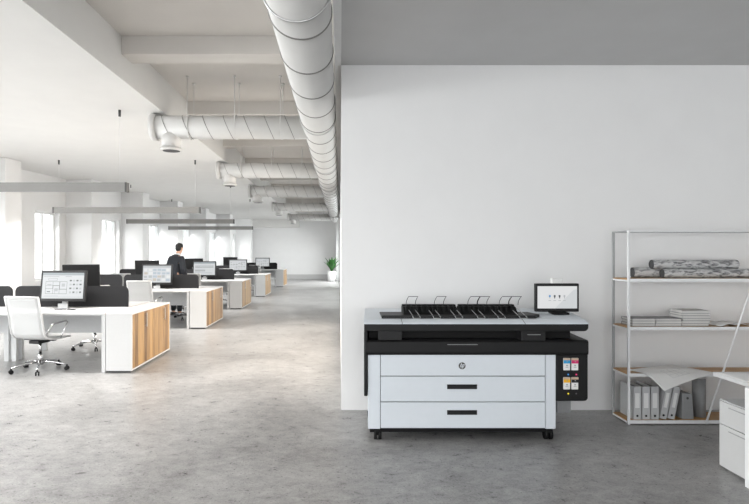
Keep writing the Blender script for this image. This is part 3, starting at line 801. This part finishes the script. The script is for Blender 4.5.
# books
rb = random.Random(11)
def book(x0, x1, y0, y1, z0, h, label, group, rz=0., cov='cover'):
    c = ((x0+x1)/2, (y0+y1)/2)
    tt = thing('book', label, 'book', (c[0], c[1], z0), rz, group)
    w, d = (x1-x0)/2, (y1-y0)/2
    obj('cover', MB().box(-w, w, -d, d, 0, .0035).box(-w, w, -d, d, h-.0035, h).box(-w, w, d-.004, d, 0, h), cov, tt)
    obj('pages', MB().box(-w+.004, w-.004, -d+.004, d-.004, .0035, h-.0035), 'pages', tt)
POS = {1: ['only'], 3: ['bottom', 'middle', 'top'], 4: ['bottom', 'second from bottom', 'second from top', 'top'], 6: ['bottom', 'second from bottom', 'third from bottom', 'third from top', 'second from top', 'top']}
for x0, x1, n_, y0, name in ((2.80, 3.02, 3, 5.075, 'leftmost'), (3.03, 3.285, 3, 5.08, 'middle'), (3.29, 3.555, 6, 5.09, 'tall right')):
    z = LV[2]+.0008
    for i in range(n_):
        j = (rb.random()-.5)*.012; h = .0245 if n_ == 3 else .0245
        book(x0+j, x1+j, y0+abs(j), y0+.2, z, h-.0005, '%s pale grey book in the %s stack on the second board' % (POS[n_][i], name), 'stacked grey books', (rb.random()-.5)*.03, 'cover' if i % 2 else 'coverd')
        z += h
# open brochure
m = MB()
for s in (-1, 1):
    m.grid(lambda u, v, s=s: (s*u*.16, (v-.5)*.22, .006+.022*math.sin(PI*min(1, u*1.05))*(1-u)**.4+.006*(1-u)), 10, 4)
o = solid(obj('open_magazine', m, 'paper'), .004); o.location = (3.77, 5.18, LV[2]); o.rotation_euler = (0, 0, .15)
tag(o, 'open magazine lying flat at the right on the second board', 'magazine')
# binders
def binder(x, y, label, lean=0., w=.078, h=.315, first=[None]):
    tt = thing('ring_binder', label, 'binder', (x, y, LV[0]), 0, 'white ring binders on the lowest board')
    tt.rotation_euler = (0, lean, 0); tt.location.z += w*math.sin(lean)+.0005
    obj('cover', MB().box(0, .003, 0, .235, 0, h).box(w-.003, w, 0, .235, 0, h).box(0, w, 0, .003, 0, h, 0, .001), 'binder', tt)
    obj('pages', MB().box(.006, w-.006,   .012, .23, .004, h-.02), 'coverd', tt)
    obj('finger_hole', MB().cyl((w/2, -.0012, .035), (w/2, .001, .035), .011, seg=16), 'softblack', tt)
    obj('spine_label', MB().box(.018, w-.018, -.0008, .001, h*.35, h*.8), 'paper', tt)
for i, x in enumerate((2.80, 2.884, 2.968)):
    binder(x, 5.06, '%s upright white ring binder on the lowest board' % ('leftmost', 'middle', 'rightmost')[i])
binder(3.05, 5.06, 'white ring binder leaning right, left of two leaning ones', .2, .066)
binder(3.128, 5.06, 'white ring binder leaning right, right of two leaning ones', .2, .066)
o = obj('file_box', MB().prism([(0, 0), (.11, 0), (.095, .24), (.0, .25)], 'Y', 0, .22, bev=.004).cyl((.05, -.001, .2), (.05, .002, .2), .012, seg=14, mat=1), ['tube', 'rollin'])
o.location = (3.275, 5.07, LV[0]+.0008); tag(o, 'short grey file box beside the leaning binders', 'box')
tt = thing('storage_tube', 'tall grey cardboard tube standing on the lowest board under the sheet', 'tube', (3.5, 5.17, LV[0]+.0008))
obj('tube_body', MB().cyl((0, 0, 0), (0, 0, .375), .058, seg=28), 'tube', tt)
obj('tube_lid', MB().cyl((0, 0, .375), (0, 0, .395), .061, seg=28), 'offwhite', tt)
# drooping sheet
L_, F_, R_, B_ = Vector((2.80, 5.17)), Vector((2.975, 4.86)), Vector((3.585, 5.03)), Vector((3.32, 5.30))
def sheetpt(u, v):
    p = L_*(1-u)*(1-v)+F_*u*(1-v)+R_*u*v+B_*(1-u)*v
    z = LV[1]+.0065+.022*math.sin(PI*u)*math.sin(PI*v)*(1 if p.y > 5.1 else max(0, (p.y-5.03)/.07))+.02*(1-u)*v
    ov = max(0, 5.03-p.y)
    z -= .128*(ov/.17)**1.35
    return (p.x, p.y, z)
m = MB().grid(sheetpt, 36, 28)
def line(u0, v0, u1, v1, w=.004):
    def f(a, b):
        u = u0+(u1-u0)*a; v = v0+(v1-v0)*a
        if abs(u1-u0) > abs(v1-v0): v += (b-.5)*w*2
        else: u += (b-.5)*w*2
        p = sheetpt(u, v); return (p[0], p[1], p[2]+.0018)
    m.grid(f, 12, 1, 1)
for a in (.5, .6, .72, .82): line(a, .3, a, .62)
for a in (.3, .42, .5, .62): line(.5, a, .82, a)
o = solid(obj('paper_sheet', m, ['paper', 'print']), .0012); tag(o, 'large white printed sheet draped over the front edge of the third board', 'sheet of paper')

# ------------------------------------------------------------------ desk at the right edge
WO_ = (2.79, 4.05, 0)
t = thing('work_table', 'white table cut off by the right edge of the photo', 'table', WO_)
HT2 = .725
obj('tabletop', MB().box(2.85, 4.4, 3.2, 4.05, HT2-.03, HT2, 0, .002), 'white', t, WO_)
for x, y in ((2.83, 3.66), (4.32, 3.66)):
    obj('leg', MB().box(x, x+.045, y, y+.045, 0, HT2-.03, 0, .002), 'frame', t, WO_)
obj('under_frame', MB().box(2.875, 4.32, 3.668, 3.698, HT2-.07, HT2-.03), 'frame', t, WO_)
t = thing('drawer_pedestal', 'white two-drawer pedestal standing under the table at the right edge', 'drawer unit', (2.895, 3.58, 0))
PH = .515
obj('carcass', MB().box(.012, .55, 0, .46, .012, PH, 0, .003).box(.03, .53, .02, .44, 0, .012), 'white', t)
obj('top_panel', MB().box(0, .552, -.002, .462, PH, PH+.006), 'greypanel', t)
for z0, z1 in ((.02, .335), (.34, PH-.004)):
    d = obj('drawer', MB().box(-.006, .012, .004, .456, z0, z1, 0, .002), 'white', t)
    obj('grip', MB().box(-.008, .0, .1, .36, z1-.035, z1-.028), 'pgrey', d)
o = obj('paper_sheet', MB().grid(lambda u, v: (2.85+u*.42, 3.72+v*.3, HT2+.003+.012*(u*v)**2), 10, 8), 'paper'); solid(o, .001)
tag(o, 'white sheet lying on the corner of the table at the right edge', 'sheet of paper')

# ------------------------------------------------------------------ light
W = bpy.data.worlds.new('overcast_sky'); S.world = W; W.use_nodes = True
bg = W.node_tree.nodes['Background']; bg.inputs['Color'].default_value = (.97, .985, 1, 1); bg.inputs['Strength'].default_value = 1.6

def area(name, loc, sx, sy, power, rot, col=(1, 1, 1)):
    l = bpy.data.lights.new(name, 'AREA'); l.shape = 'RECTANGLE'; l.size = sx; l.size_y = sy; l.energy = power; l.color = col
    o = bpy.data.objects.new(name, l); COL.objects.link(o); o.location = loc; o.rotation_euler = rot
    return o
# daylight just outside each window, falling inwards and down like light from the sky
for i, (a, b, z0, z1) in enumerate(wins):
    mid = (a+b)/2; x = -.45
    loc = (WO[0]+x*CT+mid*ST, WO[1]-x*ST+mid*CT, (z0+z1)/2)
    p = KW_NEAR if i < 4 else (KW_FAR if i < 8 else KW_FAR*1.2)
    o = area('window_daylight', loc, z1-z0, b-a, p*(b-a)*(z1-z0), (0, -PI/2+math.radians(40), -TH)); o.data.spread = math.radians(150)
for (a, b, z0, z1), p, c in zip(OPEN, KW_SIDE, ((1, .82, .66), (1, .98, .96), (1, 1, 1))):
    o = area('side_daylight', (.45, (a+b)/2, (z0+z1)/2), z1-z0, b-a, p, (0, PI/2-math.radians(38), 0), c); o.data.spread = math.radians(150)  # the last, behind the added opening, brightens the far wall
# the lamps' strips in their channels, plus an added strip without a lamp
for x, y in [p[:2] for p in PEND]+[ADDED_STRIP]:
    area('pendant_light_strip', (x, y, 2.497), 3.0, .06, KW_DOWN*(1.15 if y > 13 else 1), (0, 0, 0), (1, .985, .965))

# ------------------------------------------------------------------ camera
cam = bpy.data.cameras.new('camera'); co = bpy.data.objects.new('camera', cam); COL.objects.link(co)
co.location = (0, 0, 1.64); co.rotation_euler = (PI/2, 0, 0)
cam.sensor_width = 36; cam.lens = 530/749*36; cam.shift_x = 34.5/749; cam.clip_end = 200; cam.clip_start = .05
S.camera = co
S.view_settings.view_transform = 'Standard'; S.view_settings.look = 'None'; S.view_settings.gamma = 1
S.view_settings.use_curve_mapping = False
S.view_settings.exposure = 1.15
